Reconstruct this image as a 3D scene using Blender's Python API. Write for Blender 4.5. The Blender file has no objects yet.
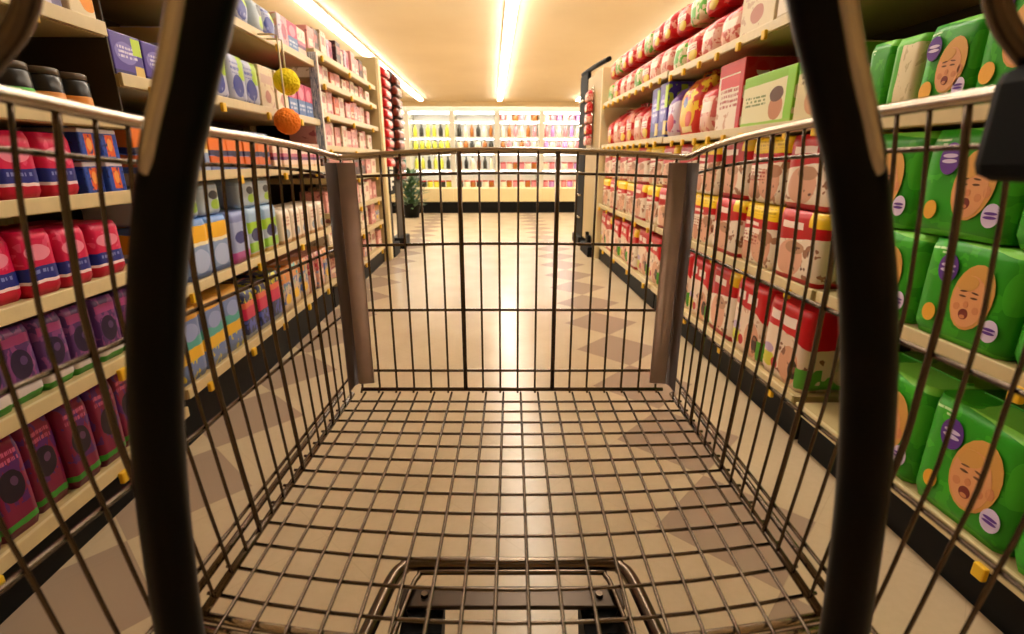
import bpy, bmesh, math, random
from mathutils import Vector, Matrix, noise
random.seed(7)
C = bpy.context.scene.collection
PI = math.pi
H = 0.92                      # lens height above the floor
YAW = math.radians(-2.19)

# ------------------------------------------------------------------ materials
def lin(c):
    if isinstance(c, str):
        c = c.lstrip('#'); c = [int(c[i:i+2], 16)/255 for i in (0, 2, 4)]
    return tuple((x/12.92 if x <= .04045 else ((x+.055)/1.055)**2.4) for x in c[:3]) + (1,)

class NT:
    def __init__(s, name, rough=.5, metal=0, spec=.5):
        s.m = bpy.data.materials.new(name); s.m.use_nodes = True
        s.t = s.m.node_tree; s.n = s.t.nodes; s.b = s.n['Principled BSDF']
        s.b.inputs['Roughness'].default_value = rough
        s.b.inputs['Metallic'].default_value = metal
        s.b.inputs['Specular IOR Level'].default_value = spec
    def link(s, a, b): s.t.links.new(a, b)
    def put(s, sock, v):
        if hasattr(v, 'node'): s.link(v, sock)
        else: sock.default_value = v
    def M(s, op, a, b=0.0, c=None):
        n = s.n.new('ShaderNodeMath'); n.operation = op
        s.put(n.inputs[0], a); s.put(n.inputs[1], b)
        if c is not None: s.put(n.inputs[2], c)
        return n.outputs[0]
    def mix(s, f, a, b):
        n = s.n.new('ShaderNodeMix'); n.data_type = 'RGBA'
        s.put(n.inputs[0], f); s.put(n.inputs[6], a); s.put(n.inputs[7], b)
        return n.outputs[2]
    def noise(s, vec, scale, detail=2, dist=0):
        n = s.n.new('ShaderNodeTexNoise'); n.inputs['Scale'].default_value = scale
        n.inputs['Detail'].default_value = detail; n.inputs['Distortion'].default_value = dist
        s.link(vec, n.inputs['Vector']); return n.outputs['Fac']
    def color(s, c): s.put(s.b.inputs['Base Color'], c)

def plain(name, col, rough=.5, metal=0, vary=0, scale=20, spec=.5):
    k = NT(name, rough, metal, spec)
    if vary:
        tc = k.n.new('ShaderNodeTexCoord')
        f = k.noise(tc.outputs['Object'], scale, 3)
        a = lin(col); d = tuple(x*(1-vary) for x in a[:3])+(1,)
        k.color(k.mix(f, d, a))
    else: k.color(lin(col))
    return k.m

def emit(name, col, st):
    k = NT(name); k.color(lin(col))
    k.b.inputs['Emission Color'].default_value = lin(col); k.b.inputs['Emission Strength'].default_value = st
    return k.m

def pmat(name, base, layers, rough=.4, warp=.02):
    """printed packaging: layers laid over the pack's own 0..1 box (u across, v up)"""
    k = NT(name, rough, 0, .3)
    tc = k.n.new('ShaderNodeTexCoord'); oi = k.n.new('ShaderNodeObjectInfo')
    sep = k.n.new('ShaderNodeSeparateXYZ'); k.link(tc.outputs['Generated'], sep.inputs[0])
    u, v = sep.outputs[0], sep.outputs[2]
    off = k.n.new('ShaderNodeCombineXYZ')
    k.link(k.M('ADD', u, k.M('MULTIPLY', oi.outputs['Random'], 31.0)), off.inputs[0])
    k.link(v, off.inputs[1]); k.link(sep.outputs[1], off.inputs[2])
    vec = off.outputs[0]
    if warp:
        w = k.M('MULTIPLY', k.M('SUBTRACT', k.noise(vec, 4, 1), .5), warp*2)
        v = k.M('ADD', v, w); u = k.M('ADD', u, w)
    col = lin(base)
    def rng(x, a, b): return k.M('MULTIPLY', k.M('GREATER_THAN', x, a), k.M('LESS_THAN', x, b))
    for L in layers:
        t = L[0]
        if t == 'band': f = rng(v, L[1], L[2])
        elif t == 'rect': f = k.M('MULTIPLY', rng(u, L[1], L[2]), rng(v, L[3], L[4]))
        elif t == 'ell':
            a = k.M('DIVIDE', k.M('SUBTRACT', u, L[1]), L[3]); b = k.M('DIVIDE', k.M('SUBTRACT', v, L[2]), L[4])
            f = k.M('LESS_THAN', k.M('ADD', k.M('MULTIPLY', a, a), k.M('MULTIPLY', b, b)), 1.0)
        elif t == 'blot':
            f = k.M('MULTIPLY', k.M('MULTIPLY', rng(u, L[1], L[2]), rng(v, L[3], L[4])), k.M('GREATER_THAN', k.noise(vec, L[5], 2), L[6]))
        elif t == 'slant':
            f = k.M('GREATER_THAN', k.M('SUBTRACT', v, k.M('MULTIPLY', u, L[2])), L[1])
        elif t == 'text':
            r = k.M('MULTIPLY', v, float(L[5])/(L[4]-L[3]))
            fr = k.M('GREATER_THAN', k.M('FRACT', r), .45)
            cx = k.n.new('ShaderNodeCombineXYZ'); k.link(k.M('MULTIPLY', u, 14.0), cx.inputs[0]); k.link(k.M('FLOOR', r), cx.inputs[1])
            g = k.M('GREATER_THAN', k.noise(cx.outputs[0], 2.2, 0), .44)
            f = k.M('MULTIPLY', k.M('MULTIPLY', rng(u, L[1], L[2]), rng(v, L[3], L[4])), k.M('MULTIPLY', fr, g))
        col = k.mix(f, col, lin(L[-1]))
    k.color(col)
    return k.m

M = {}
def chrome(name, col, rough): return plain(name, col, rough, 1, .25, 30)
M['wire'] = chrome('worn_chrome_wire', '#6f6154', .25)
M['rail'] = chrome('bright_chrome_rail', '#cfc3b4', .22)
M['tube'] = chrome('dark_steel_tube', '#4a4038', .32)
M['seat'] = plain('black_enamel_tube', '#030303', .35, 0, .2, 12, .15)
M['blackp'] = plain('black_plastic', '#040404', .65, 0, .2, 20, .15)
M['post'] = plain('taupe_plastic_post', '#e4d0c6', .42, 0, .25, 40)
M['postd'] = plain('dark_taupe_edge', '#7a665c', .4, 0, .2, 40)
M['beige'] = plain('cream_painted_steel', '#bfa878', .5, 0, .1, 8)
M['rail_cream'] = plain('cream_price_rail', '#dcc899', .35, 0, .2, 30)
M['back'] = plain('brown_pegboard', '#3a2d1c', .7, 0, .15, 10)
M['kick'] = plain('black_kick_plate', '#040404', .6, 0, 0, 20, .2)
M['tag'] = plain('yellow_price_tag', '#f2c21c', .45, 0, .1)
M['tagw'] = plain('pale_price_tag', '#efe2b4', .45, 0, .1)
M['white'] = plain('white_enamel', '#f2ede2', .35, 0, .05)
M['cream'] = plain('cream_bumper', '#ead7a4', .4, 0, .08)
M['bluestrip'] = pmat('blue_sign_strip', '#8ea0b8', [('blot', 0, 1, 0, 1, 9, .5, '#d9dce2'), ('blot', 0, 1, 0, 1, 14, .6, '#3d5c94')])
M['glass'] = plain('pale_divider', '#d8d2c0', .2)
M['lamp'] = emit('warm_fluorescent', (1, .955, .885), 27)
M['coldlamp'] = emit('white_case_tube', (1, .99, .96), 20)

# ------------------------------------------------------------------ mesh helpers
def tube(bm, pts, r, n=8, mat=0, closed=False, cap=True):
    pts = [Vector(p) for p in pts]; rings = []
    N = len(pts); prev = None
    for i, p in enumerate(pts):
        if closed: t = pts[(i+1) % N]-pts[i-1]
        else: t = pts[min(i+1, N-1)]-pts[max(i-1, 0)]
        t.normalize()
        if prev is None:
            a = Vector((0, 0, 1)) if abs(t.z) < .9 else Vector((1, 0, 0))
            s = t.cross(a).normalized()
        else: s = (prev-t*prev.dot(t)).normalized()
        prev = s; q = t.cross(s); rr = r[i] if isinstance(r, (list, tuple)) else r
        rings.append([bm.verts.new(p+(s*math.cos(2*PI*j/n)+q*math.sin(2*PI*j/n))*rr) for j in range(n)])
    for i in range(N if closed else N-1):
        A, B = rings[i], rings[(i+1) % N]
        for j in range(n):
            f = bm.faces.new((A[j], A[(j+1) % n], B[(j+1) % n], B[j])); f.smooth = True; f.material_index = mat
    if cap and not closed:
        for k in (rings[0][::-1], rings[-1]):
            f = bm.faces.new(k); f.material_index = mat

def box(bm, x0, x1, y0, y1, z0, z1, mat=0, bev=0):
    vs = [bm.verts.new((x, y, z)) for x in (x0, x1) for y in (y0, y1) for z in (z0, z1)]
    fs = [bm.faces.new([vs[i] for i in q]) for q in ((0, 1, 3, 2), (4, 6, 7, 5), (0, 4, 5, 1), (2, 3, 7, 6), (0, 2, 6, 4), (1, 5, 7, 3))]
    for f in fs: f.material_index = mat
    if bev:
        es = list({e for f in fs for e in f.edges})
        bmesh.ops.bevel(bm, geom=es, offset=bev, segments=2, affect='EDGES', profile=.5)

def lathe(bm, prof, n=14, mat=0, ctr=(0, 0)):
    rings = [[bm.verts.new((ctr[0]+r*math.cos(2*PI*j/n), ctr[1]+r*math.sin(2*PI*j/n), z)) for j in range(n)] for r, z in prof]
    for A, B in zip(rings, rings[1:]):
        for j in range(n):
            f = bm.faces.new((A[j], A[(j+1) % n], B[(j+1) % n], B[j])); f.smooth = True; f.material_index = mat
    bm.faces.new(rings[0][::-1]).material_index = mat; bm.faces.new(rings[-1]).material_index = mat

def smoothpath(pts, n=6):
    pts = [Vector(p) for p in pts]; out = []
    P = [pts[0]*2-pts[1]]+pts+[pts[-1]*2-pts[-2]]
    for i in range(1, len(P)-2):
        for k in range(n):
            t = k/n; a, b, c, d = P[i-1], P[i], P[i+1], P[i+2]
            out.append(.5*((2*b)+(c-a)*t+(2*a-5*b+4*c-d)*t*t+(3*b-a-3*c+d)*t**3))
    out.append(pts[-1]); return out

W = {}                                   # world matrix of each object that parents others
def obj(name, bm, mats, parent=None, world=True):
    me = bpy.data.meshes.new(name); bmesh.ops.recalc_face_normals(bm, faces=bm.faces); bm.to_mesh(me); bm.free()
    for m in (mats if isinstance(mats, (list, tuple)) else [mats]): me.materials.append(m)
    o = bpy.data.objects.new(name, me); C.objects.link(o)
    if parent:
        if world and parent in W: me.transform(W[parent].inverted())
        o.parent = parent
        if parent in W: W[o] = W[parent]
    return o
def tag(o, label=None, cat=None, group=None, kind=None):
    if label: o['label'] = label
    if cat: o['category'] = cat
    if group: o['group'] = group
    if kind: o['kind'] = kind
    return o
def empty(name, loc, rz=0):
    o = bpy.data.objects.new(name, None); C.objects.link(o); o.location = loc; o.rotation_euler = (0, 0, rz)
    o.empty_display_size = .1
    W[o] = Matrix.Translation(loc) @ Matrix.Rotation(rz, 4, 'Z'); return o
def bmx(fn, *a, **k):
    bm = bmesh.new(); fn(bm, *a, **k); return bm
def copy_tree(o, parent=None):
    c = o.copy(); C.objects.link(c); c.parent = parent
    for ch in list(o.children): copy_tree(ch, c)
    return c

# ------------------------------------------------------------------ the room
def floor_mat():
    k = NT('cream_floor_tile', .2, 0, .35)
    tc = k.n.new('ShaderNodeTexCoord'); o = tc.outputs['Object']
    f = k.noise(o, 3.5, 4); f2 = k.noise(o, 60, 2)
    c = k.mix(f, lin('#bca687'), lin('#d1bc9b')); c = k.mix(k.M('MULTIPLY', f2, .3), c, lin('#a89878'))
    sp = k.n.new('ShaderNodeSeparateXYZ'); k.link(o, sp.inputs[0]); x, y = sp.outputs[0], sp.outputs[1]
    # rows of taupe diamond tiles along both shelf lines
    for xc, y0 in ((.635, 1.075), (-.935, 1.29)):
        d = k.M('ADD', k.M('ABSOLUTE', k.M('SUBTRACT', x, xc)), k.M('MULTIPLY', k.M('ABSOLUTE', k.M('SUBTRACT', k.M('FRACT', k.M('ADD', k.M('DIVIDE', k.M('SUBTRACT', y, y0), .43), 100.5)), .5)), .43))
        c = k.mix(k.M('LESS_THAN', d, .215), c, lin('#a38d78'))
    # fine joints of the diagonal tiling
    for sg in (1, -1):
        q = k.M('FRACT', k.M('ADD', k.M('DIVIDE', k.M('ADD', k.M('SUBTRACT', x, .42), k.M('MULTIPLY', k.M('SUBTRACT', y, 1.075), sg)), .43), 100))
        c = k.mix(k.M('MULTIPLY', k.M('LESS_THAN', q,   .008), .15), c, lin('#8c7c60'))
    k.color(c)
    br = k.n.new('ShaderNodeMath'); br.operation = 'MULTIPLY_ADD'; k.link(f, br.inputs[0]); br.inputs[1].default_value = .16; br.inputs[2].default_value = .15
    k.link(br.outputs[0], k.b.inputs['Roughness'])
    return k.m
tag(obj('floor', bmx(box, -7, 7, -4, 26, -.1, 0), floor_mat()), kind='structure')
kc = NT('tan_ceiling_tile', .8); tc = kc.n.new('ShaderNodeTexCoord')
fr = kc.noise(tc.outputs['Object'], .5, 3); kc.color(kc.mix(fr, lin('#d2c2a6'), lin('#e6d9c0'))); M['ceil'] = kc.m
tag(obj('ceiling', bmx(box, -7, 7, -4, 26, 3.6, 3.7), M['ceil']), kind='structure')
M['wall'] = plain('tan_wall_paint', '#d9c294', .7, 0, .08, 2)
for n, a in (('wall_left', (-7.1, -7, -4, 26, 0, 3.6)), ('wall_right', (7, 7.1, -4, 26, 0, 3.6)), ('wall_far', (-7, 7, 26, 26.1, 0, 3.6)), ('wall_back', (-7, 7, -4.1, -4, 0, 3.6))):
    tag(obj(n, bmx(box, *a), M['wall']), kind='structure')

# ceiling strip lights: rows of long fixtures running with the aisle
def strip(x, y, L, label, group):
    t = tag(empty('ceiling_strip_light', (x, y, 3.6)), label, 'ceiling light', group)
    obj('housing', bmx(box, x-.12, x+.12, y-L/2, y+L/2, 3.545, 3.6, 0, .008), M['white'], t)
    obj('diffuser', bmx(box, x-.095, x+.095, y-L/2+.01, y+L/2-.01, 3.49, 3.546, 0, .01), M['lamp'], t)
LY = [3.3+3.9*i for i in range(6)]
words = ['nearest', 'second', 'third', 'fourth', 'fifth', 'sixth', 'seventh', 'eighth', 'ninth', 'tenth', 'eleventh', 'twelfth', 'thirteenth', 'fourteenth', 'fifteenth']
for x, nm in ((.39, 'above the middle of the aisle'), (-3.2, 'left of the aisle above the left shelves'), (3.98, 'beyond the right shelves')):
    for i, y in enumerate(LY):
        strip(x, y, 3.88, f'white strip light {nm}, {words[i]} in its row', 'strip lights in rows along the ceiling')

# ------------------------------------------------------------------ shelving
def ordn(i): return words[i] if i < len(words) else f'{i+1}th'
def gondola(name, label, s, y0, y1, shelves, top, depth=.45, tagstep=.34, tagcol='tag'):
    X = lambda d: s*(1.0+d)
    def bx(bm, d0, d1, a, b, z0, z1, bev=0):
        x = sorted((X(d0), X(d1))); box(bm, x[0], x[1], a, b, z0, z1, 0, bev)
    t = tag(empty(name, (s*(1.0+depth/2), (y0+y1)/2, 0)), label, 'shelving unit', 'store shelving lining the aisle')
    obj('back_panel', bmx(bx, depth-.02, depth, y0, y1, .05, top), M['back'], t)
    obj('kick_plate', bmx(bx, .03, depth, y0, y1, 0, shelves[0]-.03), M['kick'], t)
    for y in (y0+.015, y1-.015): obj('upright', bmx(bx, depth-.06, depth-.02, y-.013, y+.013, 0, top), M['beige'], t)
    if label.startswith('middle shelving unit on the left'): obj('shade_panel', bmx(bx, .014, depth-.07, y0, y0+.006, 1.0, 1.42), M['back'], t)  # dark sheet added to stand in for the black shade inside the bay
    for i, z in enumerate(shelves):
        sh = obj('shelf', bmx(bx, .006, depth-.02, y0+.002, y1-.002, z-.02, z+.012), M['beige'], t)
        bm = bmesh.new(); bx(bm, -.004, .006, y0+.002, y1-.002, z-.018, z+.016, .002)
        obj('price_rail', bm, M['rail_cream'], sh)
        st = tagstep[i] if isinstance(tagstep, (list, tuple)) else tagstep
        y = y0+.1
        while y < y1-.05:
            bm = bmesh.new(); bx(bm, -.018, -.005, y, y+.026, z-.040, z-.008, .003)
            obj('price_tag', bm, M[tagcol if (i < 3 or s < 0) else 'tag'], sh); y += st
    return t
gondola('shelving_unit', 'nearest shelving unit on the right, stacked with green diaper packs', 1, .35, 1.46, [.14, .52, 1.015, 1.38], 1.75, tagstep=[.32, .36, .5, .5])
gondola('shelving_unit', 'middle shelving unit on the right, holding red and yellow diaper packs', 1, 1.48, 3.05, [.15, .515, 1.03, 1.375], 1.72, tagstep=[.42, .3, .16, .2])
gondola('shelving_unit', 'far shelving unit on the right, ending at the cream end panel', 1, 3.07, 4.78, [.15, .515, 1.035, 1.385], 1.72, tagstep=[.42, .3, .16, .17])
gondola('shelving_unit', 'nearest shelving unit on the left, holding pink and purple packs', -1, .35, 1.505, [.14, .40, .615,   .825, 1.02, 1.245], 1.8, tagstep=[.36, .4, .5, .5, .6, .4])
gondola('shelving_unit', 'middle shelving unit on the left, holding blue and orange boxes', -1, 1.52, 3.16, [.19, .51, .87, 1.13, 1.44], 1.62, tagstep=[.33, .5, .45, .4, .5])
gondola('shelving_unit', 'far shelving unit on the left, narrow shelves of small pink packets', -1, 3.18, 4.74, [.16, .385, .59, .80, .99, 1.18, 1.36, 1.51], 1.72, tagstep=.6)

# ------------------------------------------------------------------ packages (front faces local -Y, base at z=0)
def carton_bm(w, d, h, bev=.004):
    bm = bmesh.new(); box(bm, -w/2, w/2, -d/2, d/2, 0, h, 0, bev); return bm
def soft_bm(w, d, h, taper=.5, tz=.82, puff=.06, seed=1, n=24, lv=9, ex=5):
    bm = bmesh.new(); rings = []
    for i in range(lv+1):
        v = i/lv; k = 1.0
        if v > tz: k = 1-(1-taper)*((v-tz)/(1-tz))**1.3
        b = 1+puff*math.sin(PI*min(1, v/tz))*.6
        e = .93 if i == 0 else 1
        ring = []
        for j in range(n):
            a = 2*PI*(j+.5)/n; c, s = math.cos(a), math.sin(a)
            q = (abs(c)**ex+abs(s)**ex)**(-1/ex)
            x, y = c*q*w/2*e*(1-(1-k)*.12), s*q*d/2*e*k*b
            nz = noise.noise(Vector((x*22+seed*7, y*22, v*h*22)))*(.008 if ex > 10 else .03)
            ring.append(bm.verts.new((x*(1+nz), y*(1+nz*2), h*v)))
        rings.append(ring)
    for A, B in zip(rings, rings[1:]):
        for j in range(n):
            f = bm.faces.new((A[j], A[(j+1) % n], B[(j+1) % n], B[j])); f.smooth = True
    bm.faces.new(rings[0][::-1]); bm.faces.new(rings[-1]); return bm
def seal_bm(w, h, z):
    bm = bmesh.new(); N = 12
    for side in (0,):
        row0 = [bm.verts.new((-w/2+w*i/N, .006*math.sin(i*1.7), z-.006)) for i in range(N+1)]
        row1 = [bm.verts.new((-w/2*.97+w*.97*i/N, .012*math.sin(i*1.1+1), z+h)) for i in range(N+1)]
        for i in range(N): bm.faces.new((row0[i], row0[i+1], row1[i+1], row1[i]))
    g = bmesh.ops.solidify(bm, geom=list(bm.faces), thickness=.004); return bm
def disc(bm, cx, cz, rx, rz, y, mat, n=20, th=.0012, rot=0):
    """a thin printed ellipse lying on a pack's front"""
    fr, bk = [], []
    for j in range(n):
        a = 2*PI*j/n; x, z = rx*math.cos(a), rz*math.sin(a)
        X, Z = cx+x*math.cos(rot)-z*math.sin(rot), cz+x*math.sin(rot)+z*math.cos(rot)
        fr.append(bm.verts.new((X, y, Z))); bk.append(bm.verts.new((X, y+th, Z)))
    bm.faces.new(fr).material_index = mat
    for j in range(n): bm.faces.new((fr[j], fr[(j+1) % n], bk[(j+1) % n], bk[j])).material_index = mat

SKIN = [plain('print_skin', '#e3a06b', .4), plain('print_hair', '#d9a050', .4), plain('print_mouth', '#7d2a20', .4), plain('print_brown', '#6d4526', .4), plain('print_blush', '#d58a58', .4)]
PURP = [plain('print_purple', '#5b2a92', .4), plain('print_pale', '#d6c6e6', .4)]
ORANGE = plain('print_orange', '#efae35', .4)
def baby_print(parent, w, h, d, cx, cz, s):
    y = -d/2-.005; bm = bmesh.new()
    disc(bm, cx+.006*s, cz+.012*s, .056*s, .088*s, y, 1, rot=-.12)        # hair / hood
    disc(bm, cx, cz, .046*s, .068*s, y-.0008, 0)                        # face
    disc(bm, cx+.046*s, cz-.004*s, .009*s, .014*s, y-.0008, 4)          # ear
    disc(bm, cx-.012*s, cz+.046*s, .03*s, .02*s, y-.0014, 1, rot=.3)    # fringe
    for dx in (-.018, .014):
        disc(bm, cx+dx*s, cz+.012*s, .0095*s, .0028*s, y-.0016, 3)
        disc(bm, cx+dx*s, cz+.025*s, .010*s, .0024*s, y-.0016, 3, rot=.15 if dx < 0 else -.15)
    disc(bm, cx-.003*s, cz-.008*s, .007*s, .009*s, y-.0016, 4)
    disc(bm, cx-.004*s, cz-.034*s, .013*s, .014*s, y-.0016, 2)
    disc(bm, cx-.004*s, cz-.041*s, .008*s, .005*s, y-.0022, 4)
    disc(bm, cx-.028*s, cz-.018*s, .009*s, .010*s, y-.0013, 4); disc(bm, cx+.026*s, cz-.018*s, .009*s, .010*s, y-.0013, 4)
    obj('baby_face_print', bm, SKIN, parent)
def logo(parent, name, d, cx, cz, rx, rz, mats, stripe=True):
    y = -d/2-.005; bm = bmesh.new(); disc(bm, cx, cz, rx, rz, y, 0)
    if stripe:
        for dz in (.18, -.16): disc(bm, cx, cz+dz*rz, rx*.72, rz*.13, y-.001, 1)
    obj(name, bm, mats, parent)

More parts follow.
